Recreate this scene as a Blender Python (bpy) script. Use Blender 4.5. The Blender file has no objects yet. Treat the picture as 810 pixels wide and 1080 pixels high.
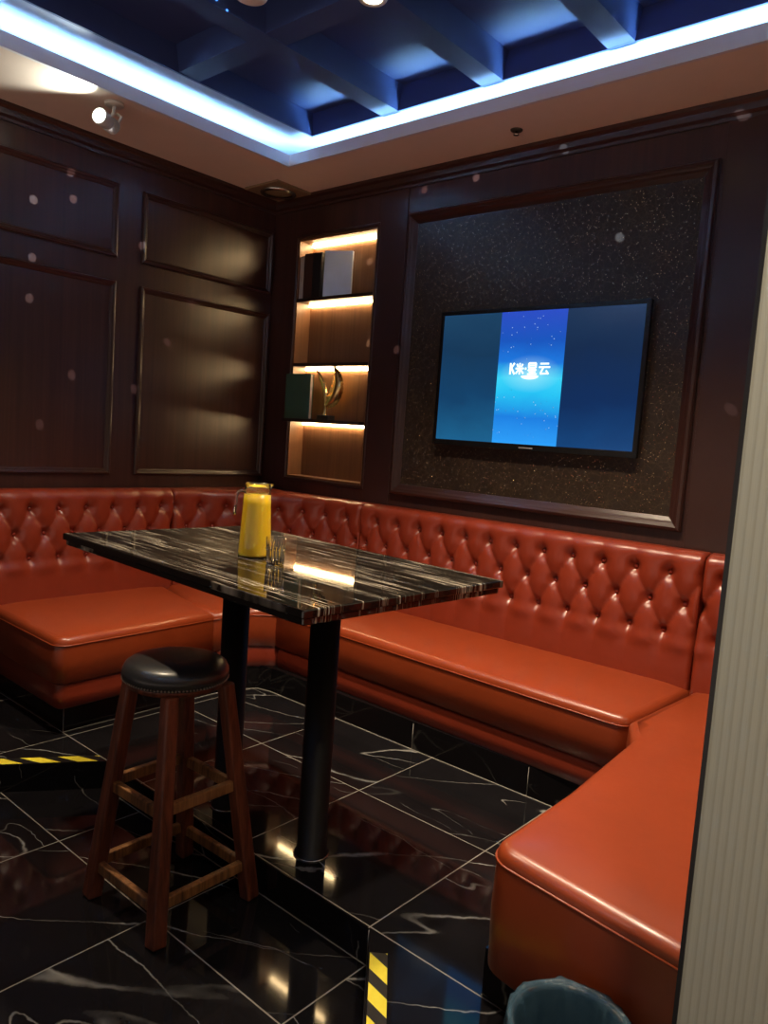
import bpy, bmesh, math, random
from mathutils import Vector, Matrix, Euler
from mathutils.geometry import delaunay_2d_cdt
random.seed(7)
PI = math.pi
col = bpy.context.scene.collection
sc = bpy.context.scene

# ------------------------------------------------------------------ measures
H = 1.45                       # eye height over the raised floor (z = 0)
W = 3.445                      # television wall (y)
L = -4.085                     # left wall (x)
ZS = 2.955                     # soffit
ZB = 3.09                      # underside of the coffer beams
ZT = 3.21                      # coffer panels
ZL = -0.119                    # lower floor
XP = -0.27                     # partition face towards the sofa
K1 = (-1.352, 1.646); K2 = (-2.868, 1.645)      # corners of the raised floor's edge

# ------------------------------------------------------------------ helpers
def link(o):
    col.objects.link(o); return o

class MB:
    """collects verts and faces of ONE mesh object"""
    def __init__(s): s.v = []; s.f = []; s.sm = []; s.mi = []
    def add(s, vs, fs, smooth=False, mi=0):
        b = len(s.v); s.v += [tuple(p) for p in vs]
        for f in fs:
            s.f.append([i + b for i in f]); s.sm.append(smooth); s.mi.append(mi)
    def bm(s, bm, smooth=False, mi=0, M=None):
        bm.verts.index_update()
        s.add([(M @ v.co) if M else v.co for v in bm.verts], [[v.index for v in f.verts] for f in bm.faces], smooth, mi); bm.free()
    def box(s, x0, x1, y0, y1, z0, z1, bev=0.0, seg=2, M=None, mi=0, smooth=False):
        bm = bmesh.new(); bmesh.ops.create_cube(bm, size=1)
        for v in bm.verts:
            v.co = Vector((x0 + (v.co.x + .5) * (x1 - x0), y0 + (v.co.y + .5) * (y1 - y0), z0 + (v.co.z + .5) * (z1 - z0)))
        if bev > 0:
            bmesh.ops.bevel(bm, geom=bm.edges[:], offset=bev, segments=seg, profile=.5, affect='EDGES')
        s.bm(bm, smooth, mi, M)
    def bar(s, a, b, w, h, bev=.004, up=(0, 0, 1), w2=None, h2=None, seg=2):
        """rectangular bar from a to b, tapering to w2,h2 at b"""
        a = Vector(a); b = Vector(b); d = (b - a).normalized(); upv = Vector(up)
        x = d.cross(upv).normalized(); y = x.cross(d).normalized()
        w2 = w2 or w; h2 = h2 or h
        bm = bmesh.new(); vs = []
        for (p, ww, hh) in ((a, w, h), (b, w2, h2)):
            for (i, j) in ((-1, -1), (1, -1), (1, 1), (-1, 1)):
                vs.append(bm.verts.new(p + x * i * ww / 2 + y * j * hh / 2))
        for f in ((3, 2, 1, 0), (4, 5, 6, 7), (0, 1, 5, 4), (1, 2, 6, 5), (2, 3, 7, 6), (3, 0, 4, 7)):
            bm.faces.new([vs[i] for i in f])
        bmesh.ops.recalc_face_normals(bm, faces=bm.faces[:])
        if bev: bmesh.ops.bevel(bm, geom=bm.edges[:], offset=bev, segments=seg, profile=.5, affect='EDGES')
        s.bm(bm)
    def lathe(s, prof, n=32, c=(0, 0, 0), smooth=True, M=None, mi=0):
        """prof: list of (r, z); r = 0 closes"""
        vs = []; fs = []; rings = []
        for (r, z) in prof:
            if r < 1e-6:
                rings.append([len(vs)]); vs.append(Vector((0, 0, z)))
            else:
                rings.append(list(range(len(vs), len(vs) + n)))
                for i in range(n):
                    t = 2 * PI * i / n; vs.append(Vector((r * math.cos(t), r * math.sin(t), z)))
        for a, b in zip(rings, rings[1:]):
            if len(a) == 1 and len(b) == 1: continue
            for i in range(n):
                j = (i + 1) % n
                if len(a) == 1: fs.append([a[0], b[j], b[i]])
                elif len(b) == 1: fs.append([a[i], a[j], b[0]])
                else: fs.append([a[i], a[j], b[j], b[i]])
        cc = Vector(c)
        s.add([((M @ p) if M else p) + cc for p in vs], fs, smooth, mi)
    def tube(s, pts, r, n=10, closed=False, smooth=True, cap=True):
        pts = [Vector(p) for p in pts]; m = len(pts); vs = []; fs = []
        rr = r if isinstance(r, (list, tuple)) else [r] * m
        prev = None
        for i, p in enumerate(pts):
            if closed: d = pts[(i + 1) % m] - pts[i - 1]
            else: d = pts[min(i + 1, m - 1)] - pts[max(i - 1, 0)]
            d.normalize()
            if prev is None:
                a = Vector((0, 0, 1)) if abs(d.z) < .9 else Vector((1, 0, 0))
                x = d.cross(a).normalized()
            else:
                x = (prev - d * prev.dot(d)).normalized()
            prev = x; y = d.cross(x)
            for k in range(n):
                t = 2 * PI * k / n; vs.append(p + (x * math.cos(t) + y * math.sin(t)) * rr[i])
        for i in range(m if closed else m - 1):
            for k in range(n):
                a = i * n + k; b = i * n + (k + 1) % n; i2 = (i + 1) % m
                fs.append([a, b, i2 * n + (k + 1) % n, i2 * n + k])
        if cap and not closed:
            fs.append(list(range(n))[::-1]); fs.append([(m - 1) * n + k for k in range(n)])
        s.add(vs, fs, smooth)
    def prism(s, poly, z0, z1, smooth=False, mi=0, top_only=False):
        n = len(poly)
        vs = [(x, y, z0) for x, y in poly] + [(x, y, z1) for x, y in poly]
        fs = [] if top_only else [list(range(n))[::-1]] + [[i, (i + 1) % n, n + (i + 1) % n, n + i] for i in range(n)]
        fs.append([n + i for i in range(n)])
        s.add(vs, fs, smooth, mi)
    def puffy(s, poly, z0, z1, r, crown, deep=.12):
        """upholstered slab: rounded top edge and a slight crown; poly counter-clockwise"""
        rings = [(.012, z0), (0, z0 + .012), (-.004, (z0 + z1) / 2), (0, z1 - r)]
        for k in range(1, 6):
            t = k / 5 * PI / 2; rings.append((r * (1 - math.cos(t)), z1 - r + r * math.sin(t)))
        n = len(poly); vs = []; fs = []
        for (ins, z) in rings:
            for p in inset(poly, ins): vs.append((p[0], p[1], z))
        for k in range(len(rings) - 1):
            for i in range(n):
                j = (i + 1) % n; fs.append([k * n + i, k * n + j, (k + 1) * n + j, (k + 1) * n + i])
        s.add(vs, fs, True); s.add(vs[:n], [list(range(n))[::-1]], False)
        # crowned top: constrained triangulation of a point grid
        rim = [Vector((p[0], p[1])) for p in vs[-n:]]
        def edge_dist(q):
            best = 9.; ins_ = False
            for i in range(n):
                a = rim[i]; b = rim[(i + 1) % n]; ab = b - a
                t = max(0, min(1, (q - a).dot(ab) / max(1e-12, ab.length_squared))); best = min(best, (q - a - ab * t).length)
                if (a.y > q.y) != (b.y > q.y) and q.x < (b.x - a.x) * (q.y - a.y) / (b.y - a.y) + a.x: ins_ = not ins_
            return best if ins_ else -best
        pts = list(rim); zs = [z1] * n; g = .04
        x = min(p.x for p in rim) + g / 2
        while x < max(p.x for p in rim):
            y = min(p.y for p in rim) + g / 2
            while y < max(p.y for p in rim):
                q = Vector((x, y)); e = edge_dist(q)
                if e > .012:
                    t = min(1, e / deep); pts.append(q); zs.append(z1 + crown * math.sin(t * PI / 2))
                y += g
            x += g
        r_ = delaunay_2d_cdt(pts, [], [list(range(n))], 1, 1e-6)
        zz = []
        for k, o_ in enumerate(r_[3]): zz.append(zs[o_[0]] if o_ else z1)
        s.add([(p.x, p.y, zz[k]) for k, p in enumerate(r_[0])], [list(f) for f in r_[2]], True)
    def build(s, name, mat, parent=None, loc=None):
        me = bpy.data.meshes.new(name)
        off = Vector(loc) if loc is not None else Vector((0, 0, 0))
        me.from_pydata([Vector(p) - off for p in s.v], [], s.f)
        me.polygons.foreach_set('use_smooth', s.sm)
        for m in (mat if isinstance(mat, (list, tuple)) else [mat]): me.materials.append(m)
        me.polygons.foreach_set('material_index', s.mi)
        bm = bmesh.new(); bm.from_mesh(me)
        bmesh.ops.remove_doubles(bm, verts=bm.verts[:], dist=1e-5)
        bmesh.ops.recalc_face_normals(bm, faces=bm.faces[:]); bm.to_mesh(me); bm.free()
        me.update()
        o = bpy.data.objects.new(name, me); link(o)
        if loc is not None: o.location = loc
        if parent is not None:
            o.parent = parent
            o.matrix_parent_inverse = Matrix.Identity(4)
            pl = parent_world(parent); o.location = (Vector(loc) if loc is not None else Vector((0, 0, 0))) - pl
        return o

def parent_world(o):
    p = Vector(o.location)
    while o.parent: o = o.parent; p += Vector(o.location)
    return p

def inset(poly, d):
    n = len(poly); out = []
    for i in range(n):
        p0 = Vector(poly[i - 1]); p1 = Vector(poly[i]); p2 = Vector(poly[(i + 1) % n])
        a = (p1 - p0).normalized(); b = (p2 - p1).normalized()
        na = Vector((-a.y, a.x)); nb = Vector((-b.y, b.x))
        m = (na + nb); m.normalize(); k = max(.45, m.dot(na))
        out.append(p1 + m * d / k)
    return out

def rounded(pts, seg=6):
    """pts: (x, y, r) corners -> polygon with arcs"""
    out = []; n = len(pts)
    for i in range(n):
        p0 = Vector(pts[i - 1][:2]); p1 = Vector(pts[i][:2]); p2 = Vector(pts[(i + 1) % n][:2]); r = pts[i][2]
        if r <= 0: out.append(tuple(p1)); continue
        a = (p0 - p1).normalized(); b = (p2 - p1).normalized()
        ang = a.angle(b); t = r / math.tan(ang / 2)
        s0 = p1 + a * t; s1 = p1 + b * t; c = p1 + (a + b).normalized() * (r / math.sin(ang / 2))
        a0 = math.atan2(s0.y - c.y, s0.x - c.x); a1 = math.atan2(s1.y - c.y, s1.x - c.x)
        dd = (a1 - a0 + PI) % (2 * PI) - PI
        for k in range(seg + 1):
            q = a0 + dd * k / seg; out.append((c.x + r * math.cos(q), c.y + r * math.sin(q)))
    return out

def tag(o, label=None, cat=None, group=None, kind=None):
    if label: o['label'] = label
    if cat: o['category'] = cat
    if group: o['group'] = group
    if kind: o['kind'] = kind
    return o

def thing(name, loc, label, cat, group=None):
    o = bpy.data.objects.new(name, None); o.empty_display_size = .1; link(o); o.location = loc
    return tag(o, label, cat, group)

def struct(o): o['kind'] = 'structure'; return o

# ------------------------------------------------------------------ materials
def s2l(c): return tuple(((v / 255) / 12.92 if v / 255 <= .04045 else ((v / 255 + .055) / 1.055) ** 2.4) for v in c)

class NT:
    def __init__(s, name):
        s.m = bpy.data.materials.new(name); s.m.use_nodes = True; s.t = s.m.node_tree; s.t.nodes.clear()
        s.out = s.n('ShaderNodeOutputMaterial'); s.b = s.n('ShaderNodeBsdfPrincipled'); s.l(s.b.outputs[0], s.out.inputs[0])
    def n(s, typ, **kw):
        q = s.t.nodes.new(typ)
        for k, v in kw.items(): setattr(q, k, v)
        return q
    def l(s, a, b): s.t.links.new(a, b)
    def set(s, **kw):
        for k, v in kw.items():
            k = k.replace('_', ' ')
            i = s.b.inputs[k]
            if hasattr(v, 'is_linked') or isinstance(v, bpy.types.NodeSocket): s.l(v, i)
            else: i.default_value = (tuple(v) + (1,)) if isinstance(v, tuple) and len(v) == 3 and i.type == 'RGBA' else v
        return s
    def math(s, op, a, b=None, c=None, clamp=False):
        q = s.n('ShaderNodeMath', operation=op); q.use_clamp = clamp
        for i, v in enumerate((a, b, c)):
            if v is None: continue
            if isinstance(v, bpy.types.NodeSocket): s.l(v, q.inputs[i])
            else: q.inputs[i].default_value = v
        return q.outputs[0]
    def mix(s, f, a, b):
        q = s.n('ShaderNodeMix', data_type='RGBA')
        for i, v in ((0, f), (6, a), (7, b)):
            if isinstance(v, bpy.types.NodeSocket): s.l(v, q.inputs[i])
            else: q.inputs[i].default_value = (tuple(v) + (1,)) if isinstance(v, tuple) else v
        return q.outputs[2]
    def coord(s, kind='Object'): return s.n('ShaderNodeTexCoord').outputs[kind]
    def pos(s): return s.n('ShaderNodeNewGeometry').outputs['Position']
    def mapping(s, v, scale=(1, 1, 1), loc=(0, 0, 0), rot=(0, 0, 0)):
        q = s.n('ShaderNodeMapping'); s.l(v, q.inputs[0]); q.inputs['Scale'].default_value = scale
        q.inputs['Location'].default_value = loc; q.inputs['Rotation'].default_value = rot; return q.outputs[0]
    def sep(s, v):
        q = s.n('ShaderNodeSeparateXYZ'); s.l(v, q.inputs[0]); return q.outputs
    def comb(s, x, y, z):
        q = s.n('ShaderNodeCombineXYZ')
        for i, v in enumerate((x, y, z)):
            if isinstance(v, bpy.types.NodeSocket): s.l(v, q.inputs[i])
            else: q.inputs[i].default_value = v
        return q.outputs[0]
    def noise(s, v, scale=5, detail=4, rough=.5, dist=0):
        q = s.n('ShaderNodeTexNoise'); s.l(v, q.inputs['Vector']); q.inputs['Scale'].default_value = scale
        q.inputs['Detail'].default_value = detail; q.inputs['Roughness'].default_value = rough; q.inputs['Distortion'].default_value = dist
        return q.outputs
    def voro(s, v, scale=5, feature='F1'):
        q = s.n('ShaderNodeTexVoronoi', feature=feature); s.l(v, q.inputs['Vector']); q.inputs['Scale'].default_value = scale
        return q.outputs
    def ramp(s, f, stops, interp='LINEAR'):
        q = s.n('ShaderNodeValToRGB'); s.l(f, q.inputs[0]); r = q.color_ramp; r.interpolation = interp
        while len(r.elements) < len(stops): r.elements.new(.5)
        for e, (p, c) in zip(r.elements, stops):
            e.position = p; e.color = (tuple(c) + (1,)) if isinstance(c, tuple) else (c, c, c, 1)
        return q.outputs[0]
    def bump(s, h, strength=.2, dist=.01):
        q = s.n('ShaderNodeBump'); s.l(h, q.inputs['Height']); q.inputs['Strength'].default_value = strength
        q.inputs['Distance'].default_value = dist; s.l(q.outputs[0], s.b.inputs['Normal']); return q.outputs[0]

def plain(name, c, rough=.5, metal=0., spec=.5, var=.12, scale=12, **kw):
    m = NT(name); nz = m.noise(m.coord(), scale, 3)[0]
    a = tuple(v * (1 - var) for v in c); b = tuple(v * (1 + var) for v in c)
    m.set(Base_Color=m.mix(nz, a, b), Roughness=rough, Metallic=metal, Specular_IOR_Level=spec, **kw)
    return m.m

def wood_mat(name, dark, light, rough=.34, axis='z', freq=60, spec=.5):
    m = NT(name); p = m.pos()
    sc3 = {'z': (freq, freq, 1.6), 'x': (1.6, freq, freq), 'y': (freq, 1.6, freq)}[axis]
    n1 = m.noise(m.mapping(p, sc3), 1., 5, .6, .3)[0]
    n2 = m.noise(m.mapping(p, tuple(v * .22 for v in sc3)), 1., 3)[0]
    f = m.math('MULTIPLY_ADD', n2, .5, m.math('MULTIPLY', n1, .5))
    m.set(Base_Color=m.ramp(f, [(.34, dark), (.66, light)]), Roughness=rough, Specular_IOR_Level=spec)
    m.bump(n1, .06, .002)
    return m.m

def leather_mat(name, c, rough=.34):
    m = NT(name); p = m.coord()
    big = m.noise(p, 6, 4, .6)[0]; fine = m.noise(p, 90, 3)[0]
    cells = m.voro(p, 420)[0]
    a = tuple(v * .82 for v in c); b = tuple(min(1, v * 1.14) for v in c)
    m.set(Base_Color=m.mix(big, a, b), Roughness=m.math('MULTIPLY_ADD', fine, .06, rough - .03), Specular_IOR_Level=.5, Coat_Weight=.35, Coat_Roughness=.22)
    h = m.math('ADD', m.math('MULTIPLY', cells, .25), m.math('MULTIPLY', m.noise(p, 30, 4, .6)[0], .9))
    m.bump(h, .07, .003)
    return m.m

def emit(name, c, strength):
    m = NT(name); m.t.nodes.remove(m.b); e = m.n('ShaderNodeEmission'); e.inputs[0].default_value = tuple(c) + (1,)
    e.inputs[1].default_value = strength; m.l(e.outputs[0], m.out.inputs[0]); return m.m

def floor_mat():
    m = NT('black_marble_tile'); p = m.pos(); x, y, z = m.sep(p)
    T = .618
    low = m.math('LESS_THAN', z, -.06)
    gx = m.math('DIVIDE', m.math('SUBTRACT', x, -1.358), T)
    y0 = m.math('MULTIPLY_ADD', low, 1.312 - 1.654, 1.654)
    gy = m.math('DIVIDE', m.math('SUBTRACT', y, y0), T)
    def dist(g): return m.math('MULTIPLY', m.math('ABSOLUTE', m.math('SUBTRACT', m.math('FRACT', m.math('ADD', g, .5)), .5)), T)
    gr = m.math('LESS_THAN', m.math('MINIMUM', dist(gx), dist(gy)), .0023)
    nrm = m.sep(m.n('ShaderNodeNewGeometry').outputs['Normal'])[2]
    gr = m.math('MULTIPLY', gr, m.math('GREATER_THAN', nrm, .5))
    cell = m.comb(m.math('FLOOR', gx), m.math('FLOOR', gy), low)
    wn = m.n('ShaderNodeTexWhiteNoise'); m.l(cell, wn.inputs[0])
    off = m.n('ShaderNodeVectorMath', operation='MULTIPLY_ADD'); m.l(wn.outputs['Color'], off.inputs[0])
    off.inputs[1].default_value = (7, 7, 7); m.l(p, off.inputs[2]); q = off.outputs[0]
    warp = m.n('ShaderNodeVectorMath', operation='MULTIPLY_ADD'); m.l(m.noise(q, 2.6, 6, .6)[1], warp.inputs[0])
    warp.inputs[1].default_value = (.10, .10, .10); m.l(q, warp.inputs[2])
    def line(ang, sc3, scale, wdt, det):
        r1 = m.mapping(warp.outputs[0], (1, 1, 1), rot=(0, 0, ang)); n_ = m.noise(m.mapping(r1, sc3), scale, det, .5)[0]
        return m.ramp(m.math('ABSOLUTE', m.math('SUBTRACT', n_, .5)), [(0., 1.), (wdt * .45, .45), (wdt, 0.)])
    a = m.math('MULTIPLY', line(-.62, (.42, 2.3, 1), 1.15, .0042, 1.6), m.ramp(m.noise(q, 2.2, 3)[0], [(.38, .08), (.60, 1.)]))
    b = m.math('MULTIPLY', line(-.05, (.5, 2.2, 1), 1.7, .0038, 1.6), m.ramp(m.noise(q, 3.1, 4)[0], [(.46, 0.), (.66, .8)]))
    vein = m.math('ADD', a, b, clamp=True)
    base = m.mix(m.noise(q, 4, 5, .6)[0], (.0045, .004, .005), (.013, .012, .014))
    c = m.mix(m.math('MULTIPLY', vein, .85), base, (.40, .39, .37))
    c = m.mix(gr, c, (.24, .22, .19))
    m.set(Base_Color=c, Roughness=m.math('MULTIPLY_ADD', gr, .4, .06), Specular_IOR_Level=.34)
    return m.m

def table_mat():
    m = NT('streaked_black_marble'); p = m.coord()
    w = m.n('ShaderNodeVectorMath', operation='MULTIPLY_ADD'); m.l(m.noise(p, 4.5, 4, .6)[1], w.inputs[0])
    w.inputs[1].default_value = (.0, .014, .0); m.l(p, w.inputs[2]); q = w.outputs[0]
    n1 = m.noise(m.mapping(q, (.55, 30, 0)), 1., 2.5, .55)[0]
    n2 = m.noise(m.mapping(q, (2.2, 80, 0)), 1., 2, .5)[0]
    brk = m.noise(m.mapping(q, (3.2, 7, 0)), 1., 4, .6)[0]
    a = m.math('MULTIPLY', m.ramp(n1, [(.525, .0), (.540, .95), (.556, .0), (.612, .0), (.628, .85), (.645, .0), (.70, .5)]), m.ramp(brk, [(.36, .03), (.56, 1.)]))
    b = m.math('MULTIPLY', m.ramp(n2, [(.60, 0.), (.66, .7)]), m.ramp(brk, [(.47, 0.), (.61, 1.)]))
    v = m.math('ADD', a, b, clamp=True)
    m.set(Base_Color=m.mix(v, (.0085, .007, .006), (.56, .49, .39)), Roughness=.035, Specular_IOR_Level=.8)
    return m.m

def stone_panel_mat():
    m = NT('crackled_glitter_stone'); p = m.coord()
    w = m.n('ShaderNodeVectorMath', operation='MULTIPLY_ADD'); m.l(m.noise(p, 16, 5, .65)[1], w.inputs[0])
    w.inputs[1].default_value = (.05, .05, .05); m.l(p, w.inputs[2]); q = w.outputs[0]
    e1 = m.voro(q, 24, 'DISTANCE_TO_EDGE')[0]; e2 = m.voro(q, 60, 'DISTANCE_TO_EDGE')[0]
    web = m.math('ADD', m.ramp(e1, [(0., .75), (.05, 0.)]), m.math('MULTIPLY', m.ramp(e2, [(0., .7), (.07, 0.)]), m.ramp(m.noise(q, 9, 3)[0], [(.42, 0.), (.62, 1.)])), clamp=True)
    base = m.mix(m.noise(q, 11, 5, .65)[0], (.013, .008, .006), (.040, .026, .018))
    c = m.mix(web, base, (.070, .046, .027))
    vc = m.voro(p, 230)
    rnd = m.sep(vc[1])
    fleck = m.math('MULTIPLY', m.math('GREATER_THAN', rnd[0], .955), m.math('LESS_THAN', vc[0], .42))
    c = m.mix(fleck, c, (.75, .58, .33))
    nv = m.n('ShaderNodeVectorMath', operation='MULTIPLY_ADD'); sub = m.n('ShaderNodeVectorMath', operation='SUBTRACT')
    m.l(vc[1], sub.inputs[0]); sub.inputs[1].default_value = (.5, .5, .5)
    m.l(sub.outputs[0], nv.inputs[0]); nv.inputs[1].default_value = (1.5, 1.5, 1.5); m.l(m.n('ShaderNodeNewGeometry').outputs['Normal'], nv.inputs[2])
    nn = m.n('ShaderNodeVectorMath', operation='NORMALIZE'); m.l(nv.outputs[0], nn.inputs[0])
    mx = m.n('ShaderNodeMix', data_type='VECTOR'); m.l(fleck, mx.inputs[0]); m.l(m.n('ShaderNodeNewGeometry').outputs['Normal'], mx.inputs[4]); m.l(nn.outputs[0], mx.inputs[5])
    m.l(mx.outputs[1], m.b.inputs['Normal'])
    m.set(Base_Color=c, Roughness=m.math('MULTIPLY_ADD', fleck, -.12, .34), Metallic=m.math('MULTIPLY', fleck, .9), Specular_IOR_Level=.4)
    return m.m

def wallpaper_mat():
    m = NT('striped_wallpaper'); x, y, z = m.sep(m.pos())
    s = m.math('ADD', x, y); wob = m.noise(m.comb(m.math('MULTIPLY', s, 60), 0., m.math('MULTIPLY', z, .6)), 1., 3)[0]
    f = m.math('FRACT', m.math('MULTIPLY_ADD', wob, .35, m.math('MULTIPLY', s, 98)))
    line = m.ramp(f, [(.0, .75), (.10, 1.), (.26, .1), (.55, .0), (.62, .35), (.7, 0.), (1., .7)])
    c = m.mix(line, (.46, .46, .385), (.37, .365, .30))
    fib = m.noise(m.mapping(m.pos(), (400, 400, 30)), 1., 2)[0]
    m.set(Base_Color=m.mix(m.math('MULTIPLY', fib, .25), c, (.25, .23, .19)), Roughness=.6, Specular_IOR_Level=.25)
    m.bump(line, .15, .001)
    return m.m

def tape_mat(name, flip, per=.118):
    m = NT(name); u, v, w = m.sep(m.coord())
    f = m.math('FRACT', m.math('MULTIPLY_ADD', v, flip / per, m.math('DIVIDE', u, per)))
    st = m.math('LESS_THAN', f, .55)
    sc_ = m.noise(m.coord(), 60, 4)[0]
    yel = m.mix(sc_, (.78, .62, .03), (.90, .78, .07))
    m.set(Base_Color=m.mix(st, (.009, .008, .008), yel), Roughness=.38)
    return m.m

def screen_mat(x0, x1, cx0, cx1, z0, z1):
    """a lit television picture: dim blue wings, bright middle third with light burst and stars"""
    m = NT('television_picture'); m.t.nodes.remove(m.b)
    x, y, z = m.sep(m.pos()); zz = m.math('DIVIDE', m.math('SUBTRACT', z, z0), z1 - z0); xx = m.math('DIVIDE', m.math('SUBTRACT', x, x0), x1 - x0)
    cc = m.math('DIVIDE', m.math('SUBTRACT', x, cx0), cx1 - cx0)
    mid = m.math('MULTIPLY', m.math('GREATER_THAN', cc, 0.), m.math('LESS_THAN', cc, 1.))
    cloud = m.noise(m.mapping(m.pos(), (3, 3, 5)), 1.6, 4, .55)[0]
    zc = m.math('MULTIPLY_ADD', cloud, .25, m.math('SUBTRACT', zz, .12))
    lw = m.ramp(zc, [(0., s2l((28, 96, 140))), (.35, s2l((20, 66, 106))), (.7, s2l((22, 56, 88))), (1., s2l((28, 66, 98)))])
    rw = m.ramp(zc, [(0., s2l((20, 68, 122))), (.35, s2l((16, 46, 92))), (.7, s2l((22, 44, 78))), (1., s2l((28, 52, 84)))])
    wing = m.mix(m.math('GREATER_THAN', xx, .5), lw, rw)
    c = m.ramp(m.math('MULTIPLY_ADD', cloud, .10, m.math('SUBTRACT', zz, .05)), [(0., s2l((46, 160, 250))), (.2, s2l((30, 128, 226))), (.38, s2l((40, 196, 246))), (.50, s2l((60, 214, 250))), (.62, s2l((30, 120, 222))), (.78, s2l((26, 86, 190))), (1., s2l((44, 78, 196)))])
    gx = m.math('MULTIPLY', m.math('SUBTRACT', cc, .52), 2.1); gz = m.math('MULTIPLY', m.math('SUBTRACT', zz, .53), 7.)
    rr = m.math('SQRT', m.math('ADD', m.math('MULTIPLY', gx, gx), m.math('MULTIPLY', gz, gz)))
    glow = m.ramp(rr, [(0., .62), (.45, .25), (1., 0.)])
    c = m.mix(glow, c, (.55, .95, 1.))
    vs = m.voro(m.mapping(m.pos(), (70, 0, 70)), 1.); st = m.math('MULTIPLY', m.math('LESS_THAN', vs[0], .16), m.math('GREATER_THAN', m.sep(vs[1])[0], .72))
    st = m.math('MULTIPLY', st, m.math('GREATER_THAN', m.math('ABSOLUTE', m.math('SUBTRACT', zz, .5)), .14))
    c = m.mix(m.math('MULTIPLY', st, .7), c, (.75, .95, 1.))
    c = m.mix(mid, wing, c)
    e = m.n('ShaderNodeEmission'); m.l(c, e.inputs[0]); e.inputs[1].default_value = 1.0
    g = m.n('ShaderNodeBsdfGlossy'); g.inputs[0].default_value = (.05, .05, .05, 1); g.inputs[1].default_value = .12
    ad = m.n('ShaderNodeAddShader'); m.l(e.outputs[0], ad.inputs[0]); m.l(g.outputs[0], ad.inputs[1]); m.l(ad.outputs[0], m.out.inputs[0])
    return m.m

def stool_wood_mat(name, dark, light):
    m = NT(name); p = m.coord()
    n1 = m.noise(m.mapping(p, (75, 75, 5)), 1., 5, .65, .6)[0]; n2 = m.noise(m.mapping(p, (14, 14, 1.6)), 1., 3)[0]
    m.set(Base_Color=m.ramp(m.math('MULTIPLY_ADD', n2, .45, m.math('MULTIPLY', n1, .55)), [(.36, dark), (.62, light)]), Roughness=.4)
    m.bump(n1, .12, .002); return m.m

def glass_mat(name, tint=(1, 1, 1), rough=.0):
    m = NT(name); nz = m.noise(m.coord(), 40, 2)[0]
    m.set(Base_Color=tint, Roughness=rough, IOR=1.45, Transmission_Weight=1.)
    m.bump(nz, .01, .001); return m.m

M = {}
M['wood'] = wood_mat('dark_wall_wood', (.032, .0125, .0105), (.062, .024, .019), .33)
M['wood_h'] = wood_mat('dark_wall_wood_rail', (.020, .0085, .0068), (.038, .016, .012), .33, 'y')
M['mould'] = plain('dark_moulding_wood', (.042, .017, .014), .28)
M['niche'] = wood_mat('niche_veneer', (.11, .048, .022), (.20, .090, .042), .4)
M['shelf'] = plain('dark_shelf_board', (.022, .011, .009), .35)
M['soffit'] = plain('beige_soffit_paint', (.80, .63, .54), .65, var=.04)
M['ceil'] = plain('blue_ceiling_paint', (.036, .060, .200), .5, var=.06, scale=3)
M['cove'] = plain('pale_blue_cove_paint', (.36, .43, .62), .6, var=.04)
M['fascia'] = plain('pale_fascia_paint', (.70, .64, .68), .6, var=.04)
M['floor'] = floor_mat()
M['plinth'] = plain('black_plinth_tile', (.007, .006, .007), .1)
M['grout'] = plain('pale_grout', (.30, .28, .25), .6)
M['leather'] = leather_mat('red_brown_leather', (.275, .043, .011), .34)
M['leather_shaded'] = leather_mat('red_brown_leather_shaded', (.24, .032, .013), .33)  # darker, redder copy of the seat leather: shade put into the colour
M['button'] = leather_mat('red_brown_button', (.27, .030, .016), .36)
M['table'] = table_mat()
M['black_metal'] = plain('black_metal', (.006, .0055, .006), .5, spec=.25)
M['black_leather'] = leather_mat('black_leather', (.024, .024, .025), .38)
M['stud'] = plain('antique_stud', (.42, .36, .30), .3, .9)
M['leg_wood'] = stool_wood_mat('stool_leg_wood', (.045, .011, .006), (.24, .065, .030))
M['rung_wood'] = stool_wood_mat('stool_rung_wood', (.055, .018, .008), (.42, .19, .065))
M['glass'] = glass_mat('clear_glass')
M['juice'] = plain('orange_juice', (.74, .46, .010), .35, var=.04, scale=6, Coat_Weight=1., Coat_Roughness=.02)
M['stone'] = stone_panel_mat()
M['paper'] = wallpaper_mat()
M['tv_black'] = plain('black_tv_plastic', (.006, .006, .007), .25)
M['grey_text'] = plain('grey_badge', (.3, .3, .32), .4)
M['white_emit'] = emit('white_lettering_light', (.85, 1., 1.), 1.5)
M['gold'] = plain('gold_metal', (.80, .56, .24), .25, 1.)
M['green'] = plain('dark_green_cover', (.045, .105, .062), .4)
M['book_blue'] = plain('pale_blue_cover', (.52, .64, .86), .5)
M['book_black'] = plain('black_cover', (.010, .010, .012), .4)
M['book_brown'] = plain('dark_brown_cover', (.045, .018, .012), .45)
M['book_cream'] = plain('cream_grey_cover', (.38, .33, .30), .6)
M['pages'] = plain('page_edges', (.55, .50, .42), .7)
M['white_plastic'] = plain('white_plastic', (.55, .52, .49), .45)
M['tan_plastic'] = plain('tan_speaker_panel', (.24, .165, .10), .5)
M['dark_grille'] = plain('dark_grille', (.05, .04, .03), .6)
M['chrome'] = plain('chrome', (.6, .58, .55), .2, 1.)
M['bin'] = plain('dark_bin_plastic', (.02, .022, .028), .4)
bag = NT('blue_translucent_bag'); bag.set(Base_Color=bag.mix(bag.noise(bag.coord(), 25, 4)[0], (.03, .085, .14), (.09, .18, .26)), Roughness=.22, Transmission_Weight=.35, Alpha=.62)
bag.bump(bag.noise(bag.coord(), 45, 4, .6, 1.)[0], .5, .006)
M['bag'] = bag.m
M['cove_led'] = emit('cove_led_blue', (.36, .74, 1.), 75.)
M['shelf_led'] = emit('shelf_led_warm', (1., .70, .34), 60.)
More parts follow.
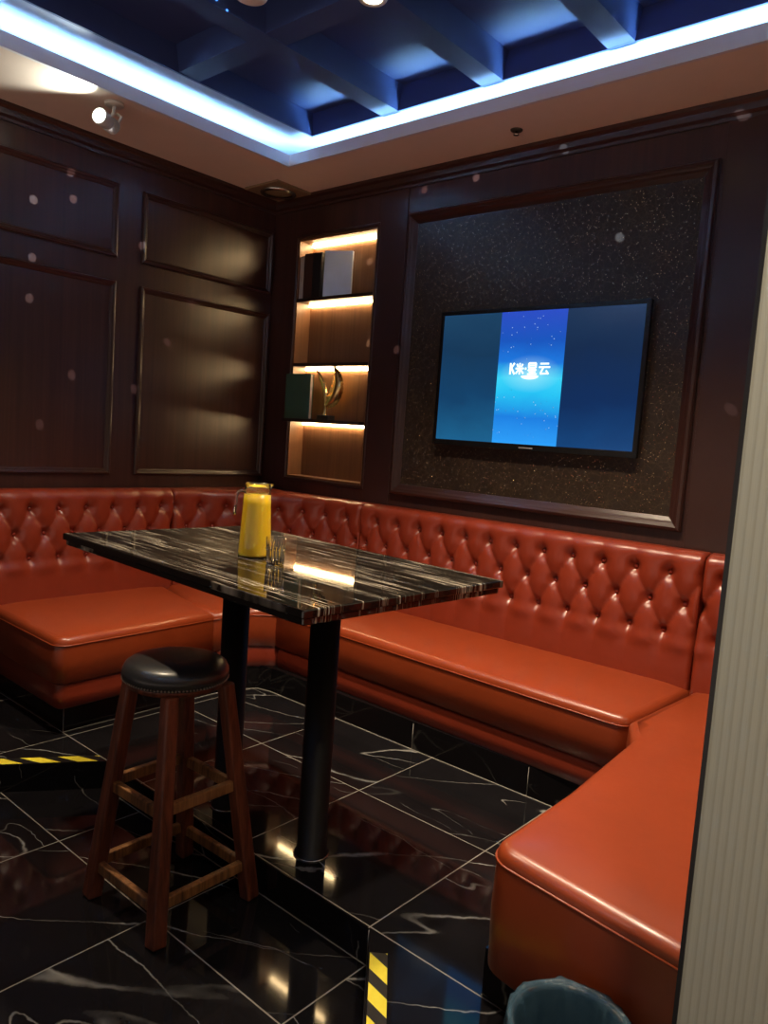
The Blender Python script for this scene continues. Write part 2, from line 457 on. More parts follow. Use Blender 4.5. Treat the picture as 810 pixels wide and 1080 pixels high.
M['lamp_warm'] = emit('downlight_lens', (1., .84, .62), 14.)
M['lamp_white'] = emit('spot_lens', (.86, 1., .88), 7.)

# ------------------------------------------------------------------ the room
# floor: raised level, riser and lower level in one mesh
d1 = Vector((.643, -.766)); d2 = Vector((-.574, -.819))
YF = -1.6; XR = 1.7
e1 = Vector(K1) + d1 * 3.2; e2 = Vector(K2) + d2 * 1.75
t1 = (Vector(K1).y - YF) / .766; e1 = Vector(K1) + d1 * t1
t2 = (L - K2[0]) / d2.x; e2 = Vector(K2) + d2 * t2
up = [(L, W + .3), (L, e2.y), K2, K1, tuple(e1), (XR, YF), (XR, W + .3)]
low = [(L, e2.y), (L, YF), tuple(e1), K1, K2]
mb = MB()
mb.add([(x, y, 0) for x, y in up], [list(range(len(up)))])
mb.add([(x, y, ZL) for x, y in low], [list(range(len(low)))])
ed = [(L, e2.y), K2, K1, tuple(e1)]
for a, b in zip(ed, ed[1:]):
    mb.add([(*a, 0), (*b, 0), (*b, ZL), (*a, ZL)], [[0, 1, 2, 3]])
# underside so that the slab is solid
mb.add([(L, YF, -.25), (XR, YF, -.25), (XR, W + .3, -.25), (L, W + .3, -.25)], [[0, 1, 2, 3]])
struct(mb.build('floor', M['floor']))

# pale joint lines of the step: vertical corner and foot of the riser
mb = MB()
mb.tube([(K1[0] - .001, K1[1] - .002, -.004), (K1[0] - .001, K1[1] - .002, ZL)], .0016, 6)
mb.tube([(K2[0], K2[1] - .002, ZL + .001), (K1[0], K1[1] - .002, ZL + .001), (K1[0] + d1.x * .9 - .002, K1[1] + d1.y * .9 - .002, ZL + .001)], .0018, 6)
struct(mb.build('trim_1', M['grout']))

def tape(name, a, d, length, start, width, side, mat, label):
    """adhesive strip on the raised floor's edge"""
    d = Vector(d).normalized(); nrm = Vector((-d.y, d.x)) * side
    o = Vector((a[0], a[1])) + d * start + nrm * .004
    m = MB(); m.box(0, length, 0 if side > 0 else -width, width if side > 0 else 0, 0, .0008)
    ob = m.build(name, mat); ob.location = (o.x, o.y, .0004); ob.rotation_euler = (0, 0, math.atan2(d.y, d.x))
    tag(ob, label, 'tape'); return ob
tape('hazard_tape', K1, d1, 1.4, .105, .05, 1, tape_mat('hazard_stripes', -1.2), 'yellow and black striped tape on the step edge below the table')
tape('hazard_tape', K2, d2, .40, .03, .055, -1, tape_mat('hazard_stripes_flipped', 1.6, .148), 'yellow and black striped tape on the step edge left of the stool')

# left wall
def frame(m, rect, f, prof):
    """moulding swept round a rectangle; f(u, v, h) -> xyz"""
    u0, u1, v0, v1 = rect; vs = []; fs = []
    for (a, h) in prof:
        vs += [f(u0 + a, v0 + a, h), f(u1 - a, v0 + a, h), f(u1 - a, v1 - a, h), f(u0 + a, v1 - a, h)]
    for k in range(len(prof) - 1):
        for i in range(4):
            j = (i + 1) % 4; fs.append([k * 4 + i, k * 4 + j, k * 4 + 4 + j, k * 4 + 4 + i])
    m.add(vs, fs)
PROF = [(0, -.002), (0, .010), (.004, .016), (.010, .018), (.016, .015), (.020, .009), (.026, .007), (.032, .004), (.036, -.002)]
mb = MB(); mb.box(L - .15, L, YF - .1, W + .3, -.25, 3.35)
struct(mb.build('wall_left', M['wood']))
lf = lambda u, v, h: (L + h, u, v)
mb = MB()
for (y0, y1) in ((2.455, 3.425), (1.33, 2.30), (.205, 1.175), (-.92, .05)):
    for (z0, z1) in ((1.128, 2.222), (2.352, 2.755)):
        frame(mb, (y0, y1, z0, z1), lf, PROF)
struct(mb.build('trim_2', M['mould']))
# crown mouldings of both walls
CP = [(0, 0), (.012, 0), (.014, .014), (.030, .024), (.034, .050), (.048, .062), (.050, .078), (0, .078)]
mb = MB()
n = len(CP)
pts = [(L + a, YF, ZS - .078 + b) for a, b in CP] + [(L + a, W - a, ZS - .078 + b) for a, b in CP]
mb.add(pts, [[i, i + 1, n + i + 1, n + i] for i in range(n - 1)])
pts = [(L + a, W - a, ZS - .078 + b) for a, b in CP] + [(XP, W - a, ZS - .078 + b) for a, b in CP]
mb.add(pts, [[i, i + 1, n + i + 1, n + i] for i in range(n - 1)])
struct(mb.build('trim_3', M['mould']))

# television wall, with the opening of the shelf niche
NX0, NX1, NZ0, NZ1, ND = -3.840, -3.152, 1.147, 2.690, .125
mb = MB()
mb.box(L - .15, NX0, W, W + .3, -.25, 3.35); mb.box(NX1, XR + .1, W, W + .3, -.25, 3.35)
mb.box(NX0, NX1, W, W + .3, -.25, NZ0); mb.box(NX0, NX1, W, W + .3, NZ1, 3.35)
mb.box(NX0, NX1, W + ND + .02, W + .3, NZ0, NZ1)
struct(mb.build('wall_back', M['wood']))
tf = lambda u, v, h: (u, W - h, v)
mb = MB()
mb.box(-1.178, -.985, W - .012, W + .002, 1.0, ZS - .078, .003)          # flat pilaster right of the stone panel
mb.box(-3.13, -2.925, W - .006, W + .002, 1.0, ZS - .078, .002)          # flat pilaster between niche and panel
frame(mb, (NX0 - .022, NX1 + .022, NZ0 - .022, NZ1 + .022), tf, [(0, -.002), (0, .006), (.004, .010), (.016, .010), (.022, .004), (.022, -.01)])
struct(mb.build('trim_4', M['mould']))

# partition with striped wallpaper, close to the viewer
mb = MB(); mb.box(XP, .32, .95, W + .01, -.02, ZS + .35)
struct(mb.build('wall_right', M['paper']))
mb = MB(); mb.box(XP - .005, XP + .0005, .948, .956, 0, ZS)
struct(mb.build('trim_5', M['book_black']))
# ceiling: soffit ring with raised tray
TX0, TX1, TY0, TY1 = -3.470, -.40, -.62, 3.000
mb = MB()
SL = .02
def ring(x0, x1, y0, y1, z0, z1, mi=0, m=None):
    m.box(L, x0, YF, W, z0, z1, mi=mi); m.box(x1, XR, YF, W, z0, z1, mi=mi)
    m.box(x0, x1, YF, y0, z0, z1, mi=mi); m.box(x0, x1, y1, W, z0, z1, mi=mi)
ring(TX0 - .018, TX1 + .018, TY0 - .018, TY1 + .018, ZS, ZS + SL, 0, mb)
struct(mb.build('ceiling', M['soffit']))
mb = MB(); t = .018; ft = ZS + .062
mb.box(TX0 - t, TX0, TY0 - t, TY1 + t, ZS - .001, ft); mb.box(TX1, TX1 + t, TY0 - t, TY1 + t, ZS - .001, ft)
mb.box(TX0, TX1, TY1, TY1 + t, ZS - .001, ft); mb.box(TX0, TX1, TY0 - t, TY0, ZS - .001, ft)
struct(mb.build('trim_6', M['fascia']))
# coffered upper ceiling
bx = [-2.7275 + .6185 * k for k in range(-1, 4)]; bw = .058
by = [2.20 - .90 * k for k in range(0, 3)]
CX0, CX1, CY0, CY1 = -3.308, -.62, -.42, 3.018
mb = MB()
G = .24
mb.box(TX0 - G, CX0, TY0 - G, TY1 + G, ZB, ZT + .03); mb.box(CX1, TX1 + G, TY0 - G, TY1 + G, ZB, ZT + .03)
mb.box(CX0, CX1, CY1, TY1 + G, ZB, ZT + .03); mb.box(CX0, CX1, TY0 - G, CY0, ZB, ZT + .03)
struct(mb.build('trim_10', M['cove'])); mb = MB()
mb.box(CX0, CX0 + .012, CY0, CY1, ZB - .001, ZT + .01); mb.box(CX1 - .012, CX1, CY0, CY1, ZB - .001, ZT + .01)
mb.box(CX0, CX1, CY1 - .012, CY1, ZB - .001, ZT + .01); mb.box(CX0, CX1, CY0, CY0 + .012, ZB - .001, ZT + .01)
mb.box(CX0 - .01, CX1 + .01, CY0 - .01, CY1 + .01, ZT, ZT + .05)
fl = .022
def beam(m, a0, a1, c, axis):
    pr = [(c - bw - fl, ZT + .002), (c - bw, ZB), (c + bw, ZB), (c + bw + fl, ZT + .002)]
    vs = []
    for a in (a0, a1):
        for (q, z) in pr: vs.append((q, a, z) if axis == 'y' else (a, q, z + .003))
    m.add(vs, [[0, 1, 5, 4], [1, 2, 6, 5], [2, 3, 7, 6], [0, 3, 2, 1], [4, 5, 6, 7]])
for c in bx:
    if CX0 + .1 < c < CX1 - .1: beam(mb, CY0 - .01, CY1 + .01, c, 'y')
for c in by:
    if CY0 + .1 < c: beam(mb, CX0 - .01, CX1 + .01, c, 'x')
struct(mb.build('trim_7', M['ceil']))
# closing walls of the hidden light cove
mb = MB()
mb.box(TX0 - G - .02, TX0 - G, TY0 - G, TY1 + G, ZS + SL, ZB + .02); mb.box(TX1 + G, TX1 + G + .02, TY0 - G, TY1 + G, ZS + SL, ZB + .02)
mb.box(TX0 - G, TX1 + G, TY1 + G, TY1 + G + .02, ZS + SL, ZB + .02); mb.box(TX0 - G, TX1 + G, TY0 - G - .02, TY0 - G, ZS + SL, ZB + .02)
struct(mb.build('trim_8', M['fascia']))
mb = MB(); q = .06; w_ = .008; z0 = ZS + SL; z1 = z0 + .012
mb.box(TX0 - q - w_, TX0 - q + w_, TY0, TY1, z0, z1); mb.box(TX1 + q - w_, TX1 + q + w_, TY0, TY1, z0, z1)
mb.box(TX0, TX1, TY1 + q - w_, TY1 + q + w_, z0, z1); mb.box(TX0, TX1, TY0 - q - w_, TY0 - q + w_, z0, z1)
tag(mb.build('cove_led_strip', M['cove_led']), 'blue white light strip hidden behind the raised ceiling edge', 'light strip')

# ------------------------------------------------------------------ banquette
P_ = .157
ROWS = (.95, .82, .69)
BP = []                                    # profile of the backrest: (n from the wall, z)
for k in range(0, 4): BP.append((.004 + .018 * k, 1.052 + .003 * math.sin(k / 3 * PI / 2)))
for k in range(1, 9):
    t = k / 8 * PI / 2; BP.append((.062 + .058 * math.sin(t), .997 + .058 * math.cos(t)))
z = .985
while z > .40:
    BP.append((.120 + .022 * (0.997 - z) / .6, z)); z -= .0095

def field(s, z):
    u = s / P_; h = (z - .95) / .13
    if z > .95: F = abs(math.sin(PI * u)); amp = .026 * max(.22, 1 - (z - .95) / .10)
    elif z < .69: F = abs(math.sin(PI * u)); amp = .026 * max(.16, 1 - (.69 - z) / .13)
    else: F = math.sqrt(abs(math.sin(PI * (u + h / 2)) * math.sin(PI * (u - h / 2)))); amp = .026
    d = amp * (F ** .8 - 1)
    for i, zr in enumerate(ROWS):
        us = (u - (.5 if i == 1 else 0)); ds = (us - round(us)) * P_; dz = z - zr
        r2 = ds * ds + dz * dz * (1.0 if dz > 0 else .75)
        if r2 < .01: d -= .026 * math.exp(-r2 / (2 * .017 ** 2))
    # the leather bags out a little under each button
    i2 = .69 - z
    if 0 < i2 < .12: d += .010 * math.exp(-((i2 - .05) / .03) ** 2) * F
    return d

def backrest(point, s0, s1, phase, parent, extra=None, cap=(True, True), name='backrest'):
    """point(s, n) -> (x, y) and outward direction; builds the tufted back and its buttons"""
    ns = max(8, int((s1 - s0) / .0098)); nv = len(BP); m = MB(); vs = []
    for i in range(ns + 1):
        s = s0 + (s1 - s0) * i / ns
        e = min(s - s0, s1 - s); er = .016
        end = 0 if e > er else (er - math.sqrt(max(0, er * er - (er - e) ** 2)))
        for j in range(nv):
            n_, z_ = BP[j]
            a = BP[max(0, j - 1)]; b = BP[min(nv - 1, j + 1)]
            tn, tz = b[0] - a[0], b[1] - a[1]; q = math.hypot(tn, tz); nn, nz = -tz / q, tn / q
            d = field(s - phase, z_) - end * .9
            if j < 3: d *= j / 3
            p = point(s, n_ + nn * d); vs.append((p[0], p[1], z_ + nz * d))
    fs = [[i * nv + j, i * nv + j + 1, (i + 1) * nv + j + 1, (i + 1) * nv + j] for i in range(ns) for j in range(nv - 1)]
    m.add(vs, fs, True)
    bk = []
    for i in range(ns + 1):
        q = point(s0 + (s1 - s0) * i / ns, .004); bk += [vs[i * nv], (q[0], q[1], .40), vs[i * nv + nv - 1]]
    m.add(bk, [[i * 3 + j, (i + 1) * 3 + j, (i + 1) * 3 + j + 1, i * 3 + j + 1] for i in range(ns) for j in (0, 1)])
    for k, i in enumerate((0, ns)):
        if cap[k]:
            s = s0 if i == 0 else s1; q = point(s, .004)
            m.add([vs[i * nv + j] for j in range(nv)] + [(q[0], q[1], .40)], [list(range(nv + 1))])
    if extra: extra(m)
    b = m.build(name, M['leather_shaded'], parent)
    # buttons
    for i, zr in enumerate(ROWS):
        k0 = math.ceil((s0 - phase) / P_ - (.5 if i == 1 else 0) + .02); k = k0
        while True:
            s = phase + P_ * (k + (.5 if i == 1 else 0))
            if s > s1 - .03: break
            if s >= s0 + .03:
                nb = .120 + .022 * (.997 - zr) / .6 - .040
                p = point(s, nb); p2 = point(s, nb + .01)
                dr = Vector((p2[0] - p[0], p2[1] - p[1], 0)).normalized()
                o = BUT.copy(); col.objects.link(o); o.parent = parent
                o.location = Vector((p[0], p[1], zr)) - Vector(parent.location); o.rotation_euler = dr.to_track_quat('Z', 'Y').to_euler()
            k += 1
    return b
mb = MB(); mb.lathe([(0, .006), (.005, .0055), (.009, .003), (.0105, 0), (.010, -.004), (0, -.005)], 12)
me_tmp = mb.build('tuft_button', M['button']); BUT = me_tmp.copy(); col.objects.unlink(me_tmp)

def seat_unit(root, outline, base_outline, pipe_range, z_top=.47, z_low=.245):
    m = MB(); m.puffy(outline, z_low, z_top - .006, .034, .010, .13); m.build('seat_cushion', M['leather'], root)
    if z_low > .2:
        m = MB(); m.puffy(base_outline, .128, .246, .010, .0, .02); m.build('seat_base', M['leather_shaded'], root)
    ins = inset(outline, -.002)
    pts = [(p[0], p[1], z_top - .044) for p in ins][pipe_range[0]:pipe_range[1]]
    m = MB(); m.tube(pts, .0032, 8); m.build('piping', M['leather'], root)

Z0 = 0.
# left section
R1 = thing('banquette_section', (-3.6, 2.1, 0), 'red leather banquette seat along the left panelled wall, its end showing', 'sofa', 'banquette sections')
o = rounded([(L + .03, 1.60, 0), (-3.195, 1.585, .06), (-3.235, 2.45, 0), (L + .03, 2.64, 0)])
seat_unit(R1, o, inset(o, .012), (0, 9))
backrest(lambda s, n: (L + .02 + n, s), 1.60, 2.655, 1.80, R1)
# corner section
R2 = thing('banquette_section', (-3.6, 3.05, 0), 'curved red leather banquette corner below the lit shelves', 'sofa', 'banquette sections')
arc = [(-3.235, 2.455), (-3.238, 2.55), (-3.225, 2.63), (-3.195, 2.70), (-3.155, 2.75), (-3.115, 2.785)]
o = arc + [(-3.075, W - .03), (L + .03, W - .03), (L + .03, 2.645)]
seat_unit(R2, o, inset(o, .012), (0, 6))
EC = (-3.045, 2.66); AX, AY = EC[0] - (L + .02), W - EC[1]
tab = [(0., 0.)]
for i in range(1, 201):
    t0 = PI / 2 * (i - 1) / 200; t1_ = PI / 2 * i / 200; ax = AX - .12; ay = AY - .12
    tab.append((tab[-1][0] + math.hypot(ax * (math.cos(t1_) - math.cos(t0)), ay * (math.sin(t1_) - math.sin(t0))), t1_))
LEN = tab[-1][0]
def ell(s, n):
    s = min(max(s, 0), LEN); i = min(199, int(s / LEN * 200))
    while i > 0 and tab[i][0] > s: i -= 1
    while i < 199 and tab[i + 1][0] < s: i += 1
    f = (s - tab[i][0]) / (tab[i + 1][0] - tab[i][0]); t = tab[i][1] + f * (tab[i + 1][1] - tab[i][1])
    return (EC[0] - (AX - n) * math.cos(t), EC[1] + (AY - n) * math.sin(t))
def ledge(m):
    pts = [ell(LEN * k / 24, .005) for k in range(25)] + [(L + .006, W - .006)]
    m.prism(pts, .40, 1.0515)
backrest(ell, .0, LEN, .02, R2, ledge)
# section under the television
R3 = thing('banquette_section', (-2.1, 3.1, 0), 'long red leather banquette under the television with deep buttoned back', 'sofa', 'banquette sections')
o = rounded([(-3.110, 2.785, 0), (-2.65, 2.785, 0), (-1.75, 2.760, 0), (-1.075, 2.740, .055), (-1.035, W - .03, 0), (-3.070, W - .03, 0)])
seat_unit(R3, o, inset(o, .012), (0, 10))
backrest(lambda s, n: (s, W - n), -3.040, -1.052, -1.194, R3)
# right section: turns towards the viewer along the partition
R4 = thing('banquette_section', (-.65, 2.3, 0), 'red leather banquette turning along the striped partition towards the viewer', 'sofa', 'banquette sections')
o = rounded([(-.945, 2.02, 0), (-.938, 1.585, .075), (XP - .03, 1.505, 0), (XP - .03, W - .03, 0), (-1.028, W - .03, 0), (-1.066, 2.735, .03), (-.985, 2.56, .06)])
seat_unit(R4, o, inset(o, .012), (0, 9), z_low=.130)
backrest(lambda s, n: (s, W - n), -1.045, XP - .14, -1.12, R4, cap=(True, True))
backrest(lambda s, n: (XP - .005 - n, s), 1.52, W - .15, 1.62, R4)

# black tiled plinth below the sofa
mb = MB()
pl = [(L + .01, 1.66), (-3.265, 1.655), (-3.27, 2.50), (-3.245, 2.66), (-3.19, 2.745), (-3.11, 2.765), (-1.00, 2.765), (-.965, 2.60), (-.965, 1.66), (XP - .03, 1.60), (XP - .03, W - .01), (L + .01, W - .01)]
mb.prism(pl, 0, .135)
struct(mb.build('baseboard_sofa', M['plinth']))
mb = MB()
run = [(x, y - .0015, .0015) for x, y in pl[1:9]]
run = [(x + (.0015 if i < 3 else 0), y, z) for i, (x, y, z) in enumerate(run)]
mb.tube(run, .0022, 6)
for (x, y) in ((-3.264, 1.654), (-2.713, 2.7635), (-2.095, 2.7635), (-1.477, 2.7635)):
    mb.tube([(x, y, 0), (x, y, .128)], .0016, 6)
struct(mb.build('trim_9', M['grout']))

# ------------------------------------------------------------------ high table
TC = Vector((-2.015, 1.748)); TA = math.radians(-3.2)
RT = thing('bar_table', (TC.x, TC.y, 0), 'high black marble table with white streaks on two round black posts', 'table')
def tl(u, v): return (TC.x + u * math.cos(TA) - v * math.sin(TA), TC.y + u * math.sin(TA) + v * math.cos(TA))
mb = MB(); hx, hy = .700, .425
mb.box(-hx, hx, -hy, hy, .988, 1.012, .004, 2); mb.box(-hx + .010, hx - .010, -hy + .010, hy - .010, .968, .989, .004, 2)
tt = mb.build('tabletop', M['table'], RT); tt.location = (0, 0, 0); tt.rotation_euler = (0, 0, TA)
for (cx, cy) in ((-1.768, 1.802), (-2.235, 1.795)):
    mb = MB(); mb.lathe([(0, .968), (.051, .968), (.051, .012), (.058, .010), (.060, .0), (0, 0)], 40, (cx, cy, 0))
    p = mb.build('post', M['black_metal'], RT)
    mb = MB(); mb.lathe([(.0515, .004), (.0625, .004), (.0625, .0005), (.0515, .0005)], 40, (cx, cy, 0))
    c = mb.build('floor_ring', M['chrome'], p); c['label'] = 'thin shiny ring at the foot'
    mb = MB(); mb.box(cx - .11, cx + .11, cy - .11, cy + .11, .961, .9682, .002)
    mb.build('mounting_plate', M['black_metal'], RT)

# ------------------------------------------------------------------ bar stool
SCx, SCy = -2.045, 1.410; SH = .700
RS = thing('bar_stool', (SCx, SCy, ZL), 'round black leather bar stool with splayed red brown wooden legs', 'stool')
mb = MB(); R_ = .168
pr = [(0, SH + .004), (.06, SH + .003), (.11, SH), (.145, SH - .008), (.160, SH - .018), (.168, SH - .034), (.169, SH - .048), (.165, SH - .058), (.163, SH - .066), (0, SH - .066)]
mb.lathe(pr, 56, (SCx, SCy, 0)); mb.build('seat', M['black_leather'], RS)
mb = MB(); mb.lathe([(0, SH - .062), (.155, SH - .062), (.152, SH - .085), (0, SH - .085)], 48, (SCx, SCy, 0))
mb.build('seat_board', M['leg_wood'], RS)
mb = MB()
for k in range(96):
    t = 2 * PI * k / 96; c = (SCx + .1655 * math.cos(t), SCy + .1655 * math.sin(t), SH - .0605)
    mb.lathe([(0, .0042), (.0026, .0030), (.0038, 0), (0, -.001)], 6, c, True, Matrix.Rotation(t, 3, 'Z') @ Matrix.Rotation(PI / 2, 3, 'Y'))
st = mb.build('stud_row', M['stud'], RS); st['kind'] = 'stuff'; st['label'] = 'row of small brass nail heads under the seat'
feet = [(-1.848, 1.244), (-2.212, 1.236), (-2.218, 1.600), (-1.854, 1.608)]
def leg_at(i, z):
    f = feet[i]; tx = SCx + (f[0] - SCx) * .58; ty = SCy + (f[1] - SCy) * .58; q = (z - ZL) / (SH - .08 - ZL)
    return Vector((f[0] + (tx - f[0]) * q, f[1] + (ty - f[1]) * q, z))
for i in range(4):
    a = leg_at(i, ZL); b = leg_at(i, SH - .08)
    mb = MB(); mb.bar(a, b, .050, .050, .008, (0, 1, 0), .044, .044, 3)
    lg = mb.build('leg', M['leg_wood'], RS)
for i in range(4):
    for zz in (ZL + .108, ZL + .385):
        dz = 0.0 if i % 2 == 0 else .012
        a = leg_at(i, zz + dz); b = leg_at((i + 1) % 4, zz + dz)
        d = (b - a).normalized()
        mb = MB(); mb.bar(a + d * .012, b - d * .012, .022, .036, .004)
        r = mb.build('rung', M['rung_wood'], RS)

# ------------------------------------------------------------------ jug and glass
jx, jy, jz = -2.022, 1.690, 1.012
RJ = thing('juice_jug', (jx, jy, jz), 'tall glass jug of orange juice standing on the high table', 'jug')
def jr(z): return .0560 - .0120 * (z / .24)
out = [(0, 0), (.052, 0), (.0555, .003)] + [(jr(z), z) for z in (.01, .06, .12, .18, .215)] + [(.0440, .226), (.0430, .250), (.0435, .252)]
inn = [(.0412, .252), (.0408, .226)] + [(jr(z) - .003, z) for z in (.215, .18, .12, .06, .012)] + [(.048, .008), (0, .008)]
mb = MB(); mb.lathe(out + inn, 48, (jx, jy, jz)); mb.build('jug_body', M['glass'], RJ)
mb = MB(); mb.lathe([(0, .004), (.0510, .004), (.0558, .0065)] + [(jr(z) + .0005, z) for z in (.013, .06, .12, .18, .2145)] + [(.0442, .2150), (0, .2150)], 48, (jx, jy, jz))
mb.build('juice', M['juice'], RJ)
# pouring lip and handle; camera-left is the direction (-.753,-.654)
hd = Vector((-.753, -.654, 0)); c0 = Vector((jx, jy, jz))
mb = MB(); pts = [c0 + hd * .040 + Vector((0, 0, .221)), c0 + hd * .056 + Vector((0, 0, .224)), c0 + hd * .066 + Vector((0, 0, .219)), c0 + hd * .0715 + Vector((0, 0, .205)), c0 + hd * .0735 + Vector((0, 0, .175)), c0 + hd * .075 + Vector((0, 0, .140))]
mb.tube(pts, [.0045, .005, .005, .005, .0048, .0052], 12); mb.build('handle', M['glass'], RJ)
mb = MB(); lp = -hd
a = c0 + lp * .0425 + Vector((0, 0, .252)); sd = Vector((-lp.y, lp.x, 0))
vs = [a + sd * .016 - lp * .004, a - sd * .016 - lp * .004, a + lp * .014 + Vector((0, 0, .003)), a + Vector((0, 0, -.018)) + sd * .007, a + Vector((0, 0, -.018)) - sd * .007]
mb.add(vs, [[0, 3, 2], [2, 4, 1], [3, 4, 2], [0, 1, 4, 3], [0, 2, 1]]); mb.build('spout', M['glass'], RJ)

gx, gy = -1.868, 1.650
RG = thing('tumbler', (gx, gy, jz), 'small cut glass tumbler beside the juice jug', 'glass')
n = 36; prof = [(0, 0), (.026, 0), (.029, .003), (.0305, .03), (.032, .055), (.0335, .085), (.0335, .090), (.0315, .0905), (.031, .085), (.0295, .055), (.028, .03), (.027, .012), (0, .010)]
mb = MB(); vs = []; fs = []; rings = []
for k, (r, z) in enumerate(prof):
    if r < 1e-6: rings.append([len(vs)]); vs.append((gx, gy, jz + z)); continue
    rings.append(list(range(len(vs), len(vs) + n)))
    for i in range(n):
        rr = r - (.0016 if (i % 2 and 2 <= k <= 4) else 0); t = 2 * PI * i / n
        vs.append((gx + rr * math.cos(t), gy + rr * math.sin(t), jz + z))
for a, b in zip(rings, rings[1:]):
    for i in range(n):
        j = (i + 1) % n
        if len(a) == 1: fs.append([a[0], b[j], b[i]])
        elif len(b) == 1: fs.append([a[i], a[j], b[0]])
        else: fs.append([a[i], a[j], b[j], b[i]])
mb.add(vs, fs, False); mb.build('tumbler_body', M['glass'], RG)
mb = MB()
for k in range(18):
    t = 2 * PI * (k + .5) / 18
    mb.lathe([(0, .0014), (.0022, .0006), (.003, 0), (0, -.0004)], 6, (gx + .0328 * math.cos(t), gy + .0328 * math.sin(t), jz + .052), False, Matrix.Rotation(t, 3, 'Z') @ Matrix.Rotation(PI / 2, 3, 'Y'))
mb.build('cut_band', M['glass'], RG)

# ------------------------------------------------------------------ stone panel and television
SX0, SX1, SZ0, SZ1 = -2.902, -1.195, 1.122, 2.728
RP = thing('stone_panel', ((SX0 + SX1) / 2, W, SZ0), 'dark crackled stone panel with gold glints framed behind the television', 'wall panel')
mb = MB(); mb.box(SX0 + .03, SX1 - .03, W - .004, W + .0005, SZ0 + .03, SZ1 - .03); mb.build('stone_face', M['stone'], RP)
mb = MB()
frame(mb, (SX0, SX1, SZ0, SZ1), tf, [(0, -.001), (0, .020), (.006, .030), (.018, .034), (.026, .028), (.034, .024), (.044, .016), (.062, .006), (.064, -.001)])
mb.build('frame', M['mould'], RP)

VX0, VX1, VZ0, VZ1 = -2.588, -1.416, 1.434, 2.152
RV = thing('television', ((VX0 + VX1) / 2, W, VZ0), 'flat wall television showing a blue picture with white lettering', 'television')
mb = MB(); mb.box(VX0, VX1, W - .052, W - .028, VZ0, VZ1, .004); mb.box(VX0 + .10, VX1 - .10, W - .030, W - .006, VZ0 + .08, VZ1 - .08, .004)
mb.build('housing', M['tv_black'], RV)
mb = MB(); b_ = .022
mb.box(VX0, VX1, W - .056, W - .050, VZ0, VZ0 + .030, .001); mb.box(VX0, VX1, W - .056, W - .050, VZ1 - b_, VZ1, .001)
mb.box(VX0, VX0 + b_, W - .056, W - .050, VZ0 + .029, VZ1 - b_ + .001, .001); mb.box(VX1 - b_, VX1, W - .056, W - .050, VZ0 + .029, VZ1 - b_ + .001, .001)
bz = mb.build('bezel', M['tv_black'], RV)
mb = MB(); mb.box(-2.035, -1.955, W - .0568, W - .0558, VZ0 + .009, VZ0 + .015); mb.build('badge', M['grey_text'], bz)
mb = MB(); X0, X1, Zb, Zt = VX0 + b_ - .002, VX1 - b_ + .002, VZ0 + .028, VZ1 - b_ + .002
mb.box(X0, X1, W - .0535, W - .0515, Zb, Zt)
scr = mb.build('screen', screen_mat(X0, X1, -2.200, -1.826, Zb, Zt), RV)
# lettering: K, rice character, dot, star and cloud characters, as strokes
mb = MB(); ys = W - .0545
def stroke(x0, z0, x1, z1, w):
    a = Vector((x0, 0, z0)); b = Vector((x1, 0, z1)); d = (b - a).normalized(); nn = Vector((-d.z, 0, d.x)) * w / 2
    q = [a - nn, b - nn, b + nn, a + nn]
    mb.add([(p.x, ys, p.z) for p in q] + [(p.x, ys + .0012, p.z) for p in q], [[0, 1, 2, 3], [7, 6, 5, 4], [0, 4, 5, 1], [1, 5, 6, 2], [2, 6, 7, 3], [3, 7, 4, 0]])
lx, lz, hh = -2.128, 1.815, .057
def S(ox, pts, w=.0085):
    for (a, b, c, d) in pts: stroke(lx + ox + a * hh, lz + b * hh, lx + ox + c * hh, lz + d * hh, w)
S(.000, [(.08, 0, .08, 1), (.10, .48, .48, 1), (.18, .58, .52, 0)], .0095)
S(.034, [(0.02, .52, .86, .52), (.44, 0, .44, 1), (.40, .50, .06, .06), (.48, .50, .84, .06), (.14, .92, .28, .64), (.74, .92, .60, .64)], .0082)
S(.089, [(.02, .50, .16, .50)], .011)
S(.103, [(.14, .98, .86, .98), (.14, .98, .14, .58), (.86, .98, .86, .58), (.14, .78, .86, .78), (.14, .58, .86, .58), (.24, .50, .10, .30), (.12, .38, .92, .38), (.20, .20, .84, .20), (.04, .02, .98, .02), (.50, .56, .50, .02)], .0082)
S(.169, [(.12, .92, .96, .92), (.0, .62, 1.1, .62), (.44, .60, .18, .06), (.16, .05, .92, .08), (.72, .34, .98, .02)], .0082)
mb.build('lettering', M['white_emit'], scr)
mb = MB(); q = [(-2.008 + .050 * math.cos(t), 1.806 + (.016 if math.sin(t) < 0 else .004) * math.sin(t)) for t in [2 * PI * k / 40 for k in range(40)]]
mb.add([(x, ys, z) for x, z in q] + [(x, ys + .0012, z) for x, z in q], [list(range(40)), list(range(40, 80))[::-1]] + [[k, (k + 1) % 40, 40 + (k + 1) % 40, 40 + k] for k in range(40)])
mb.build('light_burst', M['white_emit'], scr)

